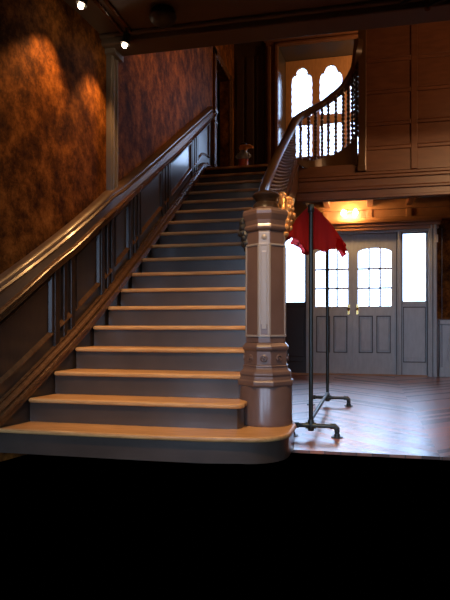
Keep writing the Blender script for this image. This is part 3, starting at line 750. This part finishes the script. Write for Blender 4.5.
# ------------------------------------------------------------------ iron pipe garment rack and its red cloth
rk = thing('garment_rack', 'black iron pipe garment rack standing on the parquet beside the newel', 'garment rack', (-0.4, 5.5, 0))
ZB = 0.085
for (px, py, xl, xr) in ((-0.402, 4.60, -0.545, -0.205), (-0.385, 6.40, -0.56, -0.165)):
    q = MB(); q.tube([(px, py, ZB), (px, py, 1.76)], 0.0165, 12); q.build('upright', M_['iron'], rk, smooth=True)
    q = MB(); q.tube([(xl, py, 0.012), (xl, py, ZB - 0.03), (xl + 0.009, py, ZB - 0.009), (xl + 0.03, py, ZB), (xr - 0.03, py, ZB), (xr - 0.009, py, ZB - 0.009), (xr, py, ZB - 0.03), (xr, py, 0.012)], 0.0165, 12)
    ft = q.build('foot_bar', M_['iron'], rk, smooth=True)
    for x in (xl, xr):
        q = MB(); q.lathe([(0.045, 0.0), (0.045, 0.008), (0.024, 0.011), (0.022, 0.03), (0.002, 0.03)], (x, py, 0), 18); q.build('flange', M_['iron'], ft, smooth=True)
        q = MB(); q.tube([(x + (0.05 if x == xl else -0.05), py, ZB), (x + (0.018 if x == xl else -0.018), py, ZB), (x, py, ZB - 0.018), (x, py, ZB - 0.045)], 0.023, 12); q.build('elbow', M_['iron'], ft, smooth=True)
    q = MB(); q.lathe([(0.022, 0.045), (0.025, 0.05), (0.025, 0.125), (0.022, 0.13)], (px, py, 0), 14); q.tube([(px - 0.04, py, ZB), (px + 0.04, py, ZB)], 0.024, 12); q.build('tee_fitting', M_['iron'], rk, smooth=True)
    q = MB(); q.lathe([(0.022, 1.72), (0.025, 1.725), (0.025, 1.775), (0.02, 1.782), (0.002, 1.782)], (px, py, 0), 14); q.build('corner_fitting', M_['iron'], rk, smooth=True)
q = MB(); q.tube([(-0.402, 4.60, 0.13), (-0.385, 6.40, 0.13)], 0.0155, 12); q.build('bottom_bar', M_['iron'], rk, smooth=True)
q = MB(); q.tube([(-0.402, 4.60, 1.755), (-0.385, 6.40, 1.755)], 0.0155, 12); q.build('top_bar', M_['iron'], rk, smooth=True)

q = MB(); NY, NX = 40, 32; rings = []
for i in range(NY + 1):
    v = i / NY; y = 4.66 + v * 1.55; row = []
    for j in range(NX + 1):
        u = j / NX * 2 - 1; a = abs(u)
        spread = 0.19 + 0.035 * math.sin(v * PI) + 0.012 * math.sin(v * 23 + u)
        drop = 0.245 + 0.02 * math.sin(v * 17 + (2 if u > 0 else 0)) - 0.02 * math.sin(v * PI)
        fold = 0.010 * a * math.sin(v * 46 + 3 * a + (1 if u > 0 else 0))
        drop *= 0.85 if u < 0 else 1.0
        x = -0.402 + 0.010 * v + u * spread + (fold if u > 0 else -fold)
        z = 1.776 - drop * (a ** 1.6) + 0.006 * math.sin(v * 30) * a
        row.append((x, y, z))
    rings.append(row)
rings0 = rings[0]
q.loops(rings, closed=False, cap=False)
rings = []
for i in range(15):
    t = i / 14; row = []
    for j in range(NX + 1):
        top = rings0[j]; xr_ = (top[0] + 0.402) / 0.20
        low = 1.43 + 0.012 * math.sin(xr_ * 9) + (0.13 * min(1.0, max(0.0, (-xr_ - 0.15) / 0.7)))
        low = min(low, top[2] - 0.005)
        row.append((top[0] * (1 - 0.04 * t) - 0.016 * t, top[1] - 0.03 * math.sin(t * PI * 0.6) + 0.012 * math.sin(xr_ * 15) * t, top[2] + (low - top[2]) * t))
    rings.append(row)
q.loops(rings, closed=False, cap=False)
o = q.build('red_cloth', M_['sheer'], smooth=True)
sol = o.modifiers.new('thickness', 'SOLIDIFY'); sol.thickness = 0.003; sol.offset = 1
tag(o, 'sheer red cloth draped over the top bar of the pipe rack', 'cloth')

# ------------------------------------------------------------------ lamps
cl = thing('wall_lamp', 'glowing two-bulb lamp on the cornice above the entrance doors', 'lamp', (-0.25, 10.33, 2.78))
q = MB(); q.box(-0.36, -0.14, 10.30, 10.33, 2.755, 2.805); q.build('back_plate', M_['brass'], cl, 0.006)
for x in (-0.345, -0.155):
    q = MB(); q.tube([(x, 10.31, 2.78), (x, 10.24, 2.775), (x, 10.22, 2.76)], 0.010, 8); q.build('arm', M_['brass'], cl, smooth=True)
    q = MB(); q.lathe([(0.004, -0.05), (0.03, -0.038), (0.042, -0.01), (0.038, 0.02), (0.018, 0.045), (0.012, 0.06)], (x, 10.215, 2.735), 16); q.build('bulb', M_['bulb'], cl, smooth=True)
light('wall_lamp_light', 'POINT', (-0.25, 10.10, 2.74), 13, (1.0, 0.50, 0.16), size=0.06)

tr = MB(); tr.box(-2.075, -2.045, 2.6, 4.84, 3.395, 3.42); tr.box(-1.995, -1.965, 2.6, 4.84, 3.395, 3.42)
tag(tr.build('light_track', M_['moulding'], bevel=0.003), 'twin-rail lighting track on the ceiling above the stair foot', 'light track')
def spot(loc, aim, label, e):
    t = thing('track_spotlight', label, 'spotlight', loc, 'track spotlights over the stairs')
    L = Vector(loc); d = (Vector(aim) - L).normalized()
    q = MB(); q.tube([L + Vector((0, 0, 0.10)), L + Vector((0, 0, 0.02))], 0.008, 8); q.build('stem', M_['black'], t)
    q = MB(); q.tube([L - d * 0.05, L - d * 0.03, L + d * 0.02, L + d * 0.045], [0.02, 0.034, 0.036, 0.045], 16); q.build('lamp_head', M_['black'], t, smooth=True)
    q = MB(); q.lathe([(0.002, -0.022), (0.016, -0.016), (0.022, 0), (0.016, 0.016), (0.002, 0.022)], L + d * 0.055, 12); q.build('bulb', M_['spotbulb'], t, smooth=True)
    light('track_light', 'SPOT', L + d * 0.09, e, (1.0, 0.50, 0.17), aim, 0.03, 76, 0.75)
spot((-2.055, 4.10, 3.30), (-2.36, 3.96, 2.3), 'lit spotlight on the track nearest the photographer, top left', 34)
spot((-1.985, 4.76, 3.30), (-2.26, 4.70, 2.3), 'bright spotlight beside the top of the grey wall strip', 26)

# round dark fixture on the hall ceiling
dm = thing('ceiling_fixture', 'dark round fixture on the shadowed ceiling above the stairs', 'ceiling fixture', (-1.60, 4.6, 3.42))
q = MB(); q.lathe([(0.09, 0.0), (0.095, -0.015), (0.05, -0.02)], (-1.60, 4.6, 3.42), 24); q.build('rose', M_['black'], dm, smooth=True)
q = MB(); q.lathe([(0.05, -0.018), (0.105, -0.035), (0.115, -0.06), (0.095, -0.095), (0.05, -0.115), (0.004, -0.122)], (-1.60, 4.6, 3.42), 24); q.build('bowl', M_['black'], dm, smooth=True)
# wrought iron fitting on the beam at top right
wi = thing('iron_bracket', 'dark wrought-iron bracket with two arms on the ceiling beam, top right', 'bracket', (0.47, 4.8, 3.34))
for pts in ([(0.27, 4.80, 3.345), (0.34, 4.80, 3.37), (0.43, 4.80, 3.40)], [(0.47, 4.80, 3.30), (0.54, 4.80, 3.325), (0.62, 4.80, 3.345), (0.70, 4.80, 3.352)]):
    q = MB(); q.tube(spline(pts, 5), 0.012, 8); q.build('arm', M_['black'], wi, smooth=True)
q = MB(); q.tube([(0.47, 4.82, 3.30), (0.47, 4.84, 3.40)], 0.02, 10); q.lathe([(0.002, -0.025), (0.02, -0.015), (0.026, 0), (0.02, 0.015), (0.002, 0.025)], (0.47, 4.82, 3.30), 12); q.build('boss', M_['moulding'], wi, smooth=True)

# ------------------------------------------------------------------ figurine at the top of the stairs
fx, fy, fz = -1.66, 8.20, ZL
fg = thing('figurine', 'small painted figurine with orange beak at the top of the stairs', 'figurine', (fx, fy, fz))
q = MB(); q.lathe([(0.062, 0), (0.066, 0.012), (0.058, 0.04), (0.055, 0.09), (0.06, 0.10), (0.004, 0.102)], (fx, fy, fz), 18); q.build('base', M_['red'], fg, smooth=True)
q = MB(); q.lathe([(0.05, 0.10), (0.062, 0.13), (0.060, 0.17), (0.042, 0.205), (0.034, 0.215)], (fx, fy, fz), 18)
for s_ in (-1, 1): q.tube([(fx + s_ * 0.055, fy, fz + 0.18), (fx + s_ * 0.078, fy - 0.01, fz + 0.14), (fx + s_ * 0.062, fy - 0.03, fz + 0.11)], [0.016, 0.018, 0.008], 8)
q.build('body', M_['teal'], fg, smooth=True)
q = MB(); q.lathe([(0.02, 0.205), (0.046, 0.225), (0.053, 0.25), (0.045, 0.278), (0.02, 0.293), (0.003, 0.296)], (fx, fy, fz), 18); q.build('head', M_['orange'], fg, smooth=True)
q = MB(); q.tube([(fx + 0.03, fy - 0.02, fz + 0.255), (fx + 0.085, fy - 0.05, fz + 0.250), (fx + 0.125, fy - 0.06, fz + 0.232)], [0.044, 0.040, 0.022], 12, flat=0.6); q.build('beak', M_['orange'], fg, smooth=True)
q = MB(); q.lathe([(0.040, 0.282), (0.042, 0.29), (0.034, 0.305), (0.018, 0.316), (0.003, 0.319)], (fx, fy, fz), 18); q.build('cap', M_['black'], fg, smooth=True)
# enlarge the figurine about its base
fg.scale = (1.2, 1.2, 1.12)
